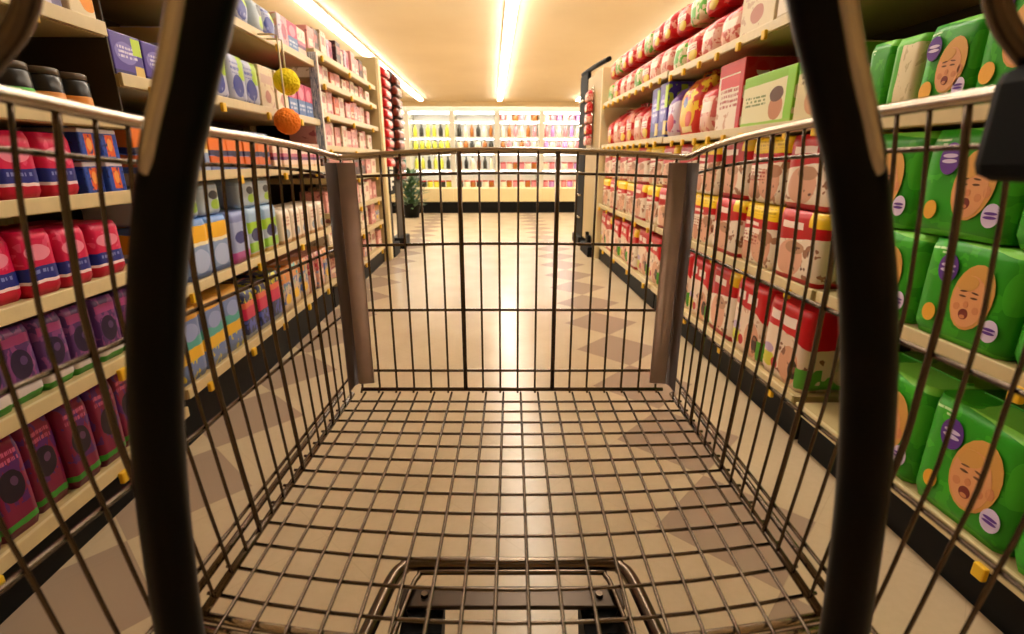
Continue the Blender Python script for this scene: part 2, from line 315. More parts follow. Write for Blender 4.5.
GREEN = pmat('green_diaper_wrap', '#2f9a1c', [('blot', 0, 1, 0, 1, 5, .58, '#3fae22'), ('text', .06, .26, .84, .92, 2, '#bfe0a8'), ('slant', 1.04, -.12, '#7fd04a'), ('ell', .5, -.02, .6, .08, '#58c02c'), ('ell', .95, .62, .1, .2, '#46b428')], .35)
CREAMG = pmat('green_cream_wrap', '#e6d8b0', [('rect', 0, .3, 0, 1, '#4fae2a'), ('blot', .3, 1, 0, 1, 7, .62, '#cdbd90'), ('band', .9, 1.1, '#6cc23c')])
BABY1 = [('ell', .62, .33, .27, .28, '#d9a184'), ('ell', .72, .49, .2, .10, '#b07a5c'), ('ell', .2, .2, .16, .16, '#c98e72')]
MATS = {
 'green': GREEN, 'creamgreen': CREAMG,
 'yellowtop': pmat('yellow_red_diaper_wrap', '#eadcc8', [('blot', 0, 1, 0, .66, 4, .60, '#a87858')]+BABY1+[('blot', .3, 1, .02, .4, 9, .64, '#7a4a38'), ('text', .05, .5, .34, .52, 3, '#a8422f'), ('rect', .06, .55, .52, .6, '#f0e2d4'), ('slant', .56, .08, '#c0101a'), ('rect', .1, .5, .64, .70, '#f4e0d4'), ('band', .76, 1.2, '#f2cc14'), ('text', .08, .92, .83, .95, 2, '#c9a010')], .35),
 'redtop': pmat('red_diaper_wrap', '#e9d8c4', [('blot', 0, 1, 0, .7, 5, .60, '#9c6c50'), ('ell', .4, .32, .28, .26, '#dca68a'), ('ell', .48, .48, .2, .09, '#b98a6c'), ('blot', .3, .8, .1, .5, 7, .62, '#6a4030'), ('rect', .1, .62, .58, .72, '#f0e4d8'), ('text', .12, .6, .6, .7, 2, '#8a2a28'), ('slant', .54, .12, '#bc0e18'), ('rect', .15, .6, .74, .84, '#f2ddd2'), ('band', -1, .07, '#b8121c'), ('rect', .7, 1, .80, 1, '#e8c020')], .35),
 'redslant': pmat('red_slant_diaper_wrap', '#e9d2bc', [('blot', 0, 1, 0, .65, 4, .6, '#cfa78c'), ('ell', .68, .26, .22, .24, '#d8a080'), ('ell', .80, .24, .10, .12, '#3a241c'), ('blot', .4, 1, .1, .5, 6, .6, '#8a5a44'), ('ell', .2, .2, .15, .10, '#c8c436'), ('ell', .18, .34, .12, .06, '#b59ac0'), ('slant', .86, -.32, '#cc1420'), ('slant', .66, -.04, '#cc1420'), ('rect', .12, .34, .74, .86, '#f4e4dc'), ('rect', .42, .72, .72, .84, '#f4e4dc'), ('ell', .36, .18, .08, .07, '#c0202c'), ('rect', .86, 1, .04, .3, '#5aa83a')], .35),
 'bagred': pmat('red_bag_wrap', '#c41a20', [('blot', 0, 1, .1, .9, 5, .56, '#e0907a'), ('rect', .15, .8, .35, .55, '#f0d4c0'), ('text', .2, .75, .38, .52, 2, '#b02020'), ('ell', .6, .2, .25, .15, '#e8c44a')], .3),
 'bagpink': pmat('pink_white_bag_wrap', '#e8b8a4', [('blot', 0, 1, 0, 1, 5, .54, '#d0645c'), ('band', .7, 1.1, '#c83038'), ('rect', .2, .8, .4, .6, '#f2e4d4')], .3),
 'baggreen': pmat('green_red_bag_wrap', '#d8c8a0', [('blot', 0, 1, 0, 1, 5, .52, '#5fae34'), ('band', .72, 1.1, '#c02428'), ('rect', .1, .5, .2, .5, '#4fa52c')], .3),
 'boxblue': pmat('blue_purple_carton', '#4a3a9c', [('band', .0, .14, '#2a2468'), ('ell', .45, .55, .35, .25, '#7d74c8'), ('text', .2, .8, .4, .7, 3, '#d8d4f0'), ('rect', .68, 1, .55, .95, '#b8d838'), ('rect', .68, 1, .05, .3, '#e0c070')], .3),
 'bagpurple': pmat('purple_white_wrap', '#d9cfe0', [('slant', .65, .1, '#7a50a8'), ('blot', 0, 1, .1, .7, 6, .58, '#a060a0'), ('ell', .5, .3, .3, .2, '#d05060')], .3),
 'bagyellow': pmat('red_yellow_wrap', '#d23a2c', [('ell', .5, .35, .36, .26, '#f0c03a'), ('blot', 0, 1, .4, 1, 6, .54, '#f2d040'), ('ell', .6, .28, .16, .14, '#d8402c'), ('rect', .3, .8, .05, .16, '#f2e0a0'), ('ell', .4, .6, .1, .1, '#4a62a8')], .3),
 'redwhite': pmat('red_top_white_carton', '#ead9c6', [('band', .82, 1.1, '#c41c26'), ('rect', .1, .9, .62, .8, '#d84048'), ('text', .15, .85, .3, .6, 4, '#b05048'), ('rect', .85, 1, 0, 1, '#c83038'), ('blot', 0, 1, 0, .3, 6, .6, '#c89c80')], .35),
 'greenwhite': pmat('green_white_carton', '#e2dcb0', [('slant', .78, .05, '#86c030'), ('rect', .86, 1, 0, 1, '#8ccc3a'), ('text', .08, .5, .4, .62, 3, '#7a8a50'), ('ell', .7, .3, .13, .22, '#c08058'), ('ell', .7, .55, .12, .14, '#5a3826'), ('band', 0, .08, '#9ac848')], .35),
 'greencream': pmat('green_cream_carton', '#dccfa0', [('band', .72, 1.1, '#6fae34'), ('ell', .55, .3, .3, .24, '#cf9a70'), ('text', .1, .9, .55, .7, 2, '#8a7a50')], .35),
 'brownwhite': pmat('white_brown_carton', '#e6d8c0', [('ell', .7, .42, .26, .34, '#9c6848'), ('ell', .72, .66, .2, .16, '#5e3c2a'), ('text', .05, .45, .4, .75, 4, '#b09878'), ('band', .0, .07, '#c0a880')], .35),
 'pink': pmat('magenta_soft_wrap', '#d0144c', [('blot', 0, 1, .5, 1, 4, .58, '#e04872'), ('ell', .5, .66, .35, .12, '#ea8aa4'), ('band', .24, .45, '#1f2a80'), ('text', .2, .8, .3, .4, 1, '#7c88c8'), ('band', .19, .24, '#f2d8dc'), ('band', -1, .19, '#c00c34')], .35),
 'blueorange': pmat('blue_orange_carton', '#2b4fb4', [('rect', .28, .72, .12, .82, '#e8622a'), ('blot', 0, 1, 0, 1, 7, .58, '#1c2f74'), ('ell', .5, .5, .14, .2, '#f2a050'), ('band', .86, 1.1, '#c8c0c8')], .35),
 'purple': pmat('purple_wrap', '#4f2a66', [('blot', 0, 1, .2, 1, 5, .54, '#80407c'), ('ell', .5, .5, .3, .2, '#221338'), ('ell', .58, .54, .1, .06, '#543a6c'), ('rect', .1, .9, .76, .88, '#a0407c'), ('band', .1, .24, '#d8cfd0'), ('band', -1, .1, '#3f9a32')], .35),
 'maroon': pmat('maroon_wrap', '#7c1640', [('blot', 0, 1, .3, 1, 5, .54, '#54206c'), ('ell', .5, .52, .32, .17, '#1c0f24'), ('ell', .58, .56, .1, .05, '#5c3a62'), ('text', .15, .85, .74, .9, 2, '#c05a80'), ('band', .09, .16, '#3c9a34'), ('band', -1, .09, '#6a1038')], .35),
 'tissue': pmat('lilac_tissue_carton', '#cfc9dc', [('blot', 0, 1, 0, 1, 4, .58, '#a9a6cc'), ('ell', .75, .6, .14, .2, '#3f7fd0'), ('rect', .86, 1, 0, 1, '#8d88b0')], .4),
 'orangebox': pmat('cream_orange_carton', '#ead9b4', [('slant', .5, -.3, '#efe4cc'), ('ell', .75, .3, .4, .22, '#f09a2e'), ('ell', .3, .62, .14, .16, '#5578b0')], .4),
 'lilac': pmat('lilac_carton', '#b9b0cc', [('band', .75, 1.1, '#c8a860'), ('ell', .5, .4, .3, .25, '#8a86bc'), ('band', 0, .12, '#cfc6d8')], .4),
 'bluelime': pmat('blue_lime_wrap', '#b3b9d4', [('rect', .55, 1, .5, 1, '#a8cc30'), ('ell', .45, .35, .34, .24, '#35459c'), ('text', .1, .6, .6, .85, 2, '#5864b0'), ('blot', 0, 1, 0, .3, 6, .6, '#7a84c0')], .35),
 'creambox': pmat('cream_print_carton', '#e0cfae', [('blot', 0, 1, 0, 1, 5, .6, '#c9a98c'), ('rect', .1, .9, .6, .8, '#d0b0a0'), ('ell', .5, .3, .2, .15, '#b87868')], .4),
 'pinkblue': pmat('pink_blue_carton', '#cf4f74', [('band', -1, .5, '#5f7fb8'), ('ell', .5, .7, .3, .18, '#e890a8'), ('text', .1, .9, .15, .4, 2, '#c8d4e8')], .4),
 'pinkbag': pmat('pink_bag_wrap', '#d8506c', [('blot', 0, 1, 0, 1, 5, .55, '#e89098'), ('band', 0, .15, '#e8b040')], .35),
 'pinklilac': pmat('pink_lilac_carton', '#dfa0a8', [('rect', 0, .4, 0, 1, '#d8c8d8'), ('ell', .6, .5, .25, .25, '#b86078'), ('blot', 0, 1, 0, 1, 7, .62, '#8068a0')], .4),
 'oranblue': pmat('orange_blue_carton', '#5a72b0', [('band', .48, .84, '#ec7a28'), ('band', .36, .48, '#2c2f5c'), ('band', .84, 1.2, '#a0b0d8'), ('band', .12, .34, '#e06a2c'), ('ell', .5, .4, .3, .08, '#1e2050')], .35),
 'yelblue': pmat('yellow_blue_carton', '#8ea2cc', [('band', .5, 1.2, '#f0b224'), ('band', .42, .5, '#f0e4c0'), ('ell', .5, .24, .3, .12, '#5f78b4')], .35),
 'pinkwhite': pmat('pink_white_carton', '#e8cdbc', [('band', .3, .42, '#6c3a70'), ('band', .42, .55, '#c0607c'), ('blot', 0, 1, .6, 1, 6, .58, '#d89a94'), ('band', 0, .12, '#d8b88c')], .35),
 'bluepack': pmat('blue_yellow_pack', '#7f97c4', [('band', .62, .9, '#f0b62a'), ('band', .56, .62, '#f0e2c0'), ('ell', .5, .3, .36, .2, '#a8b8dc'), ('band', -1, .1, '#4f68a8'), ('band', .9, 1.2, '#5f86c4')], .35),
 'limepack': pmat('lime_blue_pack', '#a9b8d0', [('band', .5, .72, '#9cc830'), ('ell', .5, .45, .36, .14, '#1f2c6c'), ('band', .72, 1.2, '#8eaccc'), ('band', .1, .3, '#8cc040'), ('band', -1, .08, '#d8b860')], .35),
 'palepack': pmat('pale_blue_pack', '#aab8c4', [('ell', .7, .6, .22, .14, '#303848'), ('ell', .75, .3, .22, .16, '#9ac23c'), ('band', .8, 1.2, '#98a8b8')], .35),
 'purpblue': pmat('blue_magenta_pack', '#98a4cc', [('ell', .5, .5, .34, .12, '#24307c'), ('band', 0, .22, '#a84890'), ('band', .8, 1.2, '#7884b8')], .35),
 'wipes': pmat('white_pink_pack', '#e6d6c0', [('text', .15, .85, .5, .8, 3, '#c08878'), ('ell', .5, .3, .3, .14, '#8f9aa8'), ('band', 0, .12, '#d0a880')], .35),
 'bagblue': pmat('blue_yellow_bag', '#6d84be', [('band', .28, .46, '#f0c02c'), ('band', .46, .6, '#4fa8a4'), ('band', .85, 1.2, '#d8a03c'), ('ell', .55, .68, .3, .12, '#93a4d8'), ('blot', 0, 1, 0, .3, 4, .55, '#d8c83c')], .35),
 'darkpack': pmat('dark_pink_blue_pack', '#24305c', [('band', .42, .66, '#d02458'), ('band', .66, .78, '#e06a50'), ('blot', 0, 1, .1, .4, 5, .52, '#4858b8'), ('blot', 0, 1, .78, 1, 5, .5, '#c8c02c'), ('band', .0, .1, '#8894b4')], .35),
 'yelpack': pmat('mixed_yellow_pack', '#c8b49c', [('band', .7, 1.2, '#d08848'), ('blot', 0, 1, .2, .7, 5, .52, '#506cb0'), ('ell', .5, .3, .3, .12, '#e8c030'), ('blot', 0, 1, .5, 1, 6, .6, '#4c9c98')], .35),
 'salmon': pmat('salmon_pack', '#d09c88', [('blot', 0, 1, .5, 1, 5, .5, '#a83c48'), ('blot', 0, 1, 0, .5, 5, .55, '#8890b0'), ('rect', .2, .8, .3, .5, '#e8d4c0')], .35),
 'smallpink': pmat('small_pink_packet', '#dc9a94', [('rect', .2, .8, .2, .5, '#ecd8c8'), ('blot', 0, 1, 0, 1, 4, .6, '#b05c64')], .4),
 'smallwhite': pmat('small_white_packet', '#e8dac4', [('rect', .2, .8, .5, .8, '#c88c80'), ('blot', 0, 1, 0, 1, 4, .6, '#b8a080')], .4),
 'smalldark': pmat('small_dark_packet', '#40282c', [('rect', .2, .8, .5, .8, '#b05048'), ('blot', 0, 1, 0, 1, 4, .55, '#806058')], .4),
 'smallorange': pmat('small_orange_packet', '#d0643c', [('rect', .2, .8, .2, .5, '#ecd0a8'), ('blot', 0, 1, 0, 1, 4, .6, '#8c3428')], .4),
 'snack': pmat('red_snack_bag', '#c4161c', [('ell', .5, .5, .36, .2, '#f0c8b8'), ('text', .2, .8, .38, .6, 2, '#a01018'), ('band', .85, 1.2, '#e04840')], .3),
 'snackbrown': pmat('brown_snack_bag', '#6c2a1c', [('ell', .5, .5, .3, .2, '#a86038'), ('band', .85, 1.2, '#8c4028'), ('band', 0, .12, '#3c1810')], .3),
}
M['darkjar'] = plain('dark_jar_plastic', '#1a1410', .3)
M['limelid'] = plain('lime_band', '#56c93a', .4); M['orangelid'] = plain('orange_band', '#e8963a', .4)
M['clearlid'] = plain('smoky_lid', '#57493c', .3)

protos = {}
def package(name, kind, shape, w, d, h, extra=None):
    """a first pack of its kind, standing at the origin"""
    m = MATS[kind]
    if shape == 'carton':
        o = obj(name, carton_bm(w, d, h), m)
        if extra != 'plain':
            bm = bmesh.new(); box(bm, -w*.49, w*.49, -d*.30, d*.30, h-.001, h+.0025, 0, .001); obj('top_flap', bm, m, o)
    elif shape == 'bag':
        o = obj(name, soft_bm(w, d, h*.9, .34, .72, .10, seed=len(protos)), m)
        obj('top_seal', seal_bm(w*.86, h*.1, h*.9), m, o)
    elif shape == 'soft':
        o = obj(name, soft_bm(w, d, h*.985, .93, .92, .015, seed=len(protos), ex=14, n=40), m)
        if extra != 'plain':
            bm = bmesh.new(); box(bm, -w*.42, w*.42, -.008, .008, h*.985-.002, h, 0, .002); obj('top_fold', bm, m, o)
    elif shape == 'jar':
        bm = bmesh.new(); lathe(bm, [(w*.42, 0), (w*.5, .006), (w*.5, h*.78), (w*.42, h*.84)]); o = obj(name, bm, M['darkjar'])
        bm = bmesh.new(); lathe(bm, [(w*.505, h*.1), (w*.51, h*.12), (w*.51, h*.4), (w*.505, h*.42)]); obj('label_band', bm, M[extra], o)
        bm = bmesh.new(); lathe(bm, [(w*.46, h*.83), (w*.48, h*.84), (w*.48, h*.97), (w*.44, h)]); obj('lid', bm, M['clearlid'], o)
    if extra == 'face':
        fs = min(h/.25, w/.20)*.92; baby_print(o, w, h, d, w*.09, h*.45, fs)
        logo(o, 'logo_disc', d, -w*.19-(.012 if w < .2 else 0), h*.72, .027*min(1, fs*1.1), .036*min(1, fs*1.1), PURP)
        logo(o, 'orange_badge', d, -w*.28, h*.24, .017, .021, [ORANGE], False)
        logo(o, 'pale_badge', d, w*.34, h*.24, .021*min(1, fs*1.1), .026*min(1, fs*1.1), [PURP[1], PURP[0]], True)
    return o
def place(key, name, kind, shape, dims, s, y, z, label, cat, group, x=None, tilt=0, extra=None, rz=0):
    """stand one pack on the shelf on side s with its front near the shelf edge"""
    k = (key, kind, shape, dims, extra)
    if k in protos: o = copy_tree(protos[k])
    else:
        o = package(name, kind, shape, *dims, extra=extra); protos[k] = o
    xx = s*(1.012+dims[1]/2+(x or 0))
    o.location = (xx, y, z); o.rotation_euler = (tilt, 0, -s*PI/2+rz)
    return tag(o, label, cat, group)

SH = .0125                                            # a shelf's upper face above its height
def run(name, kinds, shape, dims, s, z, y0, look, where, cat, n, group, gap=.004, x=0, extra=None, end='near', hv=0, jit=.01, lift=0, of=None):
    """n packs in a row along a shelf, starting at the near end"""
    y = y0
    kk = kinds if isinstance(kinds, (list, tuple)) else [kinds]
    for i in range(n):
        kd = kk[i % len(kk)]; lk = look[i % len(look)] if isinstance(look, (list, tuple)) else look
        lab = f'{lk} {where}, {ordn(i)} from near end' if i else f'{lk} {where}, nearest of its row'
        if n == 1: lab = f'{lk} {where}'
        dm = (dims[0], dims[1], round(dims[2]*(1+hv*((i*7 % 5)-2)/2), 3))
        place(name, name, kd, shape, dm, s, y+dims[0]/2, z+SH+lift, lab, cat, group, x+random.uniform(0, jit), 0, extra, random.uniform(-.03, .03) if jit else 0)
        y += dims[0]+gap

# ---- right side
g = 'green diaper packs on the nearest right shelves'
run('diaper_pack', 'green', 'soft', (.237, .22, .265), 1, .14, .534, 'green baby-photo diaper pack', 'on the bottom right shelf', 'diaper pack', 3, g, .003, 0, 'face', jit=0)
run('diaper_pack', 'green', 'soft', (.237, .22, .222), 1, .52, .408, 'green baby-photo diaper pack', 'lower layer, second right shelf', 'diaper pack', 4, g, .003, 0, 'face', jit=0)
run('diaper_pack', 'green', 'soft', (.237, .22, .232), 1, .52, .472, 'green baby-photo diaper pack', 'upper layer, second right shelf', 'diaper pack', 4, g, .003, 0, 'face', jit=0, lift=.2235)
place('a', 'diaper_pack', 'green', 'soft', (.15, .2, .26), 1, .88, 1.015+SH, 'tall green diaper pack nearest on the upper right shelf', 'diaper pack', g, extra='face')
place('a', 'diaper_pack', 'green', 'soft', (.15, .2, .255), 1, 1.04, 1.015+SH, 'tall green diaper pack with face print rising above the cart corner bumper', 'diaper pack', g, extra='face')
place('a', 'diaper_pack', 'green', 'soft', (.14, .2, .185), 1, 1.19, 1.015+SH, 'short green diaper pack with face print beside the taller one, upper right shelf', 'diaper pack', g, extra='face')
place('a', 'diaper_pack', 'creamgreen', 'soft', (.085, .2, .18), 1, 1.315, 1.015+SH, 'narrow cream and green pack on the upper right shelf', 'diaper pack', g)
place('a', 'diaper_pack', 'green', 'soft', (.08, .2, .185), 1, 1.405, 1.015+SH, 'narrow plain green pack beside the black seat tube, upper right shelf', 'diaper pack', g, extra='plain')
g = 'diaper packs on the second right shelf'
for lift, ly in ((0, 'lower layer'), (.239, 'upper layer')):
    run('diaper_pack', ['redtop', 'yellowtop', 'redtop', 'yellowtop', 'redtop', 'redtop', 'yellowtop'] if lift else ['redtop', 'yellowtop', 'redtop', 'yellowtop', 'yellowtop'], 'soft', (.262, .2, .237), 1, .515, 1.50, [('red' if q[0] == 'r' else 'yellow')+'-topped diaper pack' for q in (['redtop', 'yellowtop', 'redtop', 'yellowtop', 'redtop', 'redtop', 'yellowtop'] if lift else ['redtop', 'yellowtop', 'redtop', 'yellowtop', 'yellowtop'])], f'{ly}, second right shelf', 'diaper pack', 12, g, .005, 0.0, None, jit=.012, lift=lift)
run('diaper_pack', ['redslant', 'redslant', 'redtop'], 'soft', (.245, .2, .30), 1, .15, 1.50, 'red-headed diaper pack', 'on the bottom right shelf', 'diaper pack', 13, 'diaper packs on the bottom right shelf', .005, 0, None, jit=.015, hv=.03)
# eye-level right shelf
w3 = 'on the eye-level right shelf'; g = 'packs on the eye-level right shelf'
z3 = 1.03+SH
def one(name, kind, shape, dims, y, z, label, cat, grp, s=1, **k): place(name, name, kind, shape, dims, s, y, z, label, cat, grp, **k)
one('carton', 'greencream', 'carton', (.22, .22, .20), 1.66, z3, 'green and cream carton beside the black seat tube, eye-level right shelf', 'box', g)
one('carton', 'greenwhite', 'carton', (.36, .24, .185), 1.965, z3, 'wide green and white carton with a figure, eye-level right shelf', 'box', g)
one('carton', 'redwhite', 'carton', (.23, .24, .27), 2.275, z3, 'white carton with red top left of the green carton', 'box', g)
one('diaper_pack', 'bagpink', 'bag', (.19, .2, .25), 2.50, z3, 'pink and white bag left of the red-topped carton', 'bag', g)
one('diaper_pack', 'bagyellow', 'bag', (.27, .2, .305), 2.745, z3, 'red and yellow pointed bag on the eye-level right shelf', 'bag', g)
one('diaper_pack', 'bagpurple', 'bag', (.155, .2, .28), 2.985, z3, 'white and purple bag between blue carton and red-yellow bag', 'bag', g)
one('carton', 'boxblue', 'carton', (.14, .22, .30), 3.15, 1.035+SH, 'tall dark blue carton on the eye-level right shelf, nearer of two', 'box', g)
one('carton', 'boxblue', 'carton', (.14, .22, .29), 3.30, 1.035+SH, 'tall dark blue carton on the eye-level right shelf, farther of two', 'box', g)
run('diaper_bag', ['bagred', 'bagpink', 'bagred'], 'bag', (.205, .2, .25), 1, 1.035, 3.40, ['red diaper bag', 'pink diaper bag', 'red diaper bag'], w3, 'diaper bag', 6, g, hv=.06)
# top right shelf
g = 'bags piled on the top right shelf'
one('carton', 'brownwhite', 'carton', (.34, .24, .22), 1.80, 1.375+SH, 'white carton with brown picture beside the black tube, top right shelf', 'box', g)
one('diaper_bag', 'baggreen', 'bag', (.24, .2, .16), 1.84, 1.375+SH+.2235, 'green bag lying on top of the white carton', 'bag', g)
one('carton', 'creambox', 'carton', (.26, .24, .21), 2.12, 1.375+SH, 'cream carton left of the white carton, top right shelf', 'box', g)
one('diaper_bag', 'baggreen', 'bag', (.24, .2, .16), 2.14, 1.375+SH+.2135, 'green bag lying on top of the cream carton', 'bag', g)
for y0, n, z in ((2.27, 4, 1.375), (3.09, 8, 1.385)):
    run('diaper_bag', ['bagpink', 'bagpink', 'bagred', 'baggreen'], 'bag', (.19, .2, .185), 1, z, y0, ['pink and white bag', 'pink and white bag', 'red bag', 'green and red bag'], 'lower layer, top right shelf of '+('middle unit' if n == 4 else 'far unit'), 'bag', n, g, .01, 0, None)
    run('diaper_bag', ['bagred', 'bagred', 'baggreen', 'bagred'], 'bag', (.19, .2, .17), 1, z, y0+.03, ['red bag', 'red bag', 'green and red bag', 'red bag'], 'upper layer, top right shelf of '+('middle unit' if n == 4 else 'far unit'), 'bag', n, g, .01, .01, None, lift=.186)

# ---- left side, nearest unit
run('hygiene_pack', 'maroon', 'soft', (.086, .2, .222), -1, .14, .62, 'maroon pack with a dark oval', 'on the bottom left shelf', 'pack', 9, 'maroon packs on the bottom left shelf', .005, jit=.012)
run('hygiene_pack', 'purple', 'soft', (.082, .2, .172), -1, .40, .66, 'purple pack with a dark oval', 'on the second left shelf', 'pack', 9, 'purple packs on the second left shelf', .003, jit=.012)
run('hygiene_pack', 'pink', 'soft', (.092, .2, .145), -1, .615, .72, 'magenta pack with a navy band', 'on the third left shelf', 'pack', 6, 'magenta packs on the left shelves', .004, jit=.015, hv=.03)
run('hygiene_pack', 'pink', 'soft', (.102, .2, .145), -1, .825, .80, 'magenta pack with a navy band', 'on the fourth left shelf', 'pack', 5, 'magenta packs on the left shelves', .003, jit=.012)
for k in range(2):
    run('carton', 'blueorange', 'carton', (.062, .16, .078), -1, .825, 1.34, 'small blue and orange box', 'stacked beside the magenta packs, '+('upper tier' if k else 'lower tier'), 'box', 1, 'blue and orange boxes beside the magenta packs', lift=.081*k)
    run('carton', 'blueorange', 'carton', (.062, .16, .078), -1, .825, 1.41, 'narrow blue and orange box', 'next to the seat tube, '+('upper tier' if k else 'lower tier'), 'box', 1, 'blue and orange boxes beside the magenta packs', lift=.081*k, jit=0)
run('hygiene_pack', 'pink', 'soft', (.11, .2, .14), -1, .615, 1.305, 'wide magenta pack', 'at the far end of the third left shelf', 'pack', 1, 'magenta packs on the left shelves')
for i, y in enumerate((.98, 1.065, 1.15, 1.235, 1.32, 1.405)):
    ex = ('orangelid', 'limelid', 'orangelid', 'limelid', 'orangelid', 'orangelid')[i]
    place('jar', 'jar', 'pink', 'jar', (.076, .076, .092), -1, y, 1.02+SH, f'dark jar with {"lime" if ex[0]=="l" else "orange"} band on the fifth left shelf, {ordn(i)} from the near end', 'jar', 'dark jars on the fifth left shelf', extra=ex)
run('carton', 'tissue', 'carton', (.24, .22, .22), -1, 1.245, .92, 'lilac tissue carton', 'on the top left shelf', 'box', 2, 'cartons on the top left shelf', .01)
one('carton', 'orangebox', 'carton', (.085, .2, .22), 1.455, 1.245+SH, 'cream and orange carton left of the black seat tube, top shelf', 'box', 'cartons on the top left shelf', s=-1, x=-.0)
for o in list(C.objects):
    if o.get('label', '').startswith('lilac tissue carton on the top left shelf, second'): o.location.y = 1.285

# ---- left side, middle unit
g = 'blue packs on the lower left shelves'
run('soft_bag', 'bagblue', 'soft', (.145, .2, .25), -1, .19, 1.54, 'blue and yellow bag', 'bottom shelf, middle left unit', 'bag', 3, g, .005)
run('hygiene_pack', ['darkpack', 'darkpack', 'darkpack', 'yelpack', 'yelpack'], 'soft', (.12, .2, .215), -1, .19, 1.995, ['dark pink-banded pack', 'dark pink-banded pack', 'dark pink-banded pack', 'yellow and blue pack', 'yellow and blue pack'], 'bottom shelf, middle left unit', 'pack', 5, g, .004, hv=.05)
run('hygiene_pack', ['yelpack', 'salmon', 'salmon'], 'soft', (.118, .2, .215), -1, .19, 2.63, ['yellow and salmon pack', 'salmon pack', 'salmon pack'], 'past them on the bottom left shelf', 'pack', 4, g, .004)
run('hygiene_pack', ['bluepack', 'bluepack', 'bluepack', 'purpblue', 'limepack', 'limepack'], 'soft', (.145, .2, .205), -1, .51, 1.54, ['yellow-banded blue pack', 'yellow-banded blue pack', 'yellow-banded blue pack', 'blue and magenta pack', 'lime and blue pack', 'lime and blue pack'], 'on the second shelf, middle left unit', 'pack', 6, g, .006)
run('hygiene_pack', 'palepack', 'soft', (.14, .18, .115), -1, .51, 1.545, 'pale blue pack', 'stacked on the blue packs', 'pack', 3, g, .01, .02, None, lift=.2065)
run('hygiene_pack', 'palepack', 'soft', (.14, .18, .115), -1, .51, 2.15, 'pale pack', 'stacked on the lime packs', 'pack', 2, g, .01, .02, None, lift=.2065)
run('wipes_pack', 'wipes', 'soft', (.12, .18, .165), -1, .51, 2.47, 'cream wipes pack', 'on the second shelf, middle left unit', 'pack', 5, 'cream wipes packs on the left', .012)
run('carton', ['oranblue', 'oranblue', 'yelblue', 'oranblue', 'oranblue'], 'carton', (.125, .18, .15), -1, .87, 1.54, ['orange and blue box', 'orange and blue box', 'yellow and blue box', 'orange and blue box', 'orange and blue box'], 'on the third shelf, middle left unit', 'box', 7, 'orange and blue boxes on the left', .008, extra='plain')
run('carton', 'pinkwhite', 'carton', (.1, .18, .125), -1, .87, 2.49, 'pink and white box', 'on the third shelf, middle left unit', 'box', 6, 'pink and white boxes on the left', .01, extra='plain')
g = 'packs on the fourth left shelf'
run('carton', 'boxblue', 'carton', (.13, .1, .112), -1, 1.13, 1.535, 'blue and lime box', 'by the seat tube, fourth left shelf', 'box', 2, g, .01)
one('carton', 'lilac', 'carton', (.2, .2, .18), 1.93, 1.13+SH, 'lilac box right of the black seat tube, fourth left shelf', 'box', g, s=-1)
run('hygiene_pack', 'bluelime', 'soft', (.135, .2, .175), -1, 1.13, 2.03, 'blue pack with lime corner', 'on the fourth left shelf', 'pack', 3, g, .006)
run('carton', 'creambox', 'carton', (.15, .2, .18), -1, 1.13, 2.46, 'cream box', 'behind the hanging pompoms, fourth left shelf', 'box', 2, g, .006)
run('carton', 'pinkblue', 'carton', (.105, .2, .165), -1, 1.13, 2.79, 'pink and blue box', 'on the fourth left shelf by the divider', 'box', 3, g, .006)
g = 'goods on the top left shelf of the middle unit'
one('soft_bag', 'pinkbag', 'bag', (.26, .2, .17), 1.87, 1.44+SH, 'pink bag behind the seat tube on the top left shelf', 'bag', g, s=-1)
one('soft_bag', 'pinkbag', 'bag', (.26, .2, .16), 2.14, 1.44+SH, 'pink bag right of the seat tube on the top left shelf', 'bag', g, s=-1)
run('soft_bag', ['bluelime', 'palepack'], 'bag', (.13, .18, .17), -1, 1.44, 2.30, ['blue and lime bag', 'pale blue bag'], 'on the top left shelf', 'bag', 3, g, .008)
run('carton', ['pinklilac', 'pinkblue', 'pinkwhite'], 'carton', (.13, .2, .14), -1, 1.44, 2.73, ['pink and lilac box', 'pink and blue box', 'pink and white box'], 'beside the divider, top left shelf', 'box', 3, g, .006)
# divider strip
t = tag(empty('sign_strip', (-1.0, 3.17, .93)), 'narrow blue and white sign strip standing between the left shelving units', 'sign')
obj('strip_panel', bmx(box, -1.03, -.985, 3.162, 3.178, .93, 1.50, 0, .003), M['bluestrip'], t)
obj('strip_edge', bmx(box, -.985, -.979, 3.160, 3.180, .93, 1.50, 0, .001), M['white'], t)

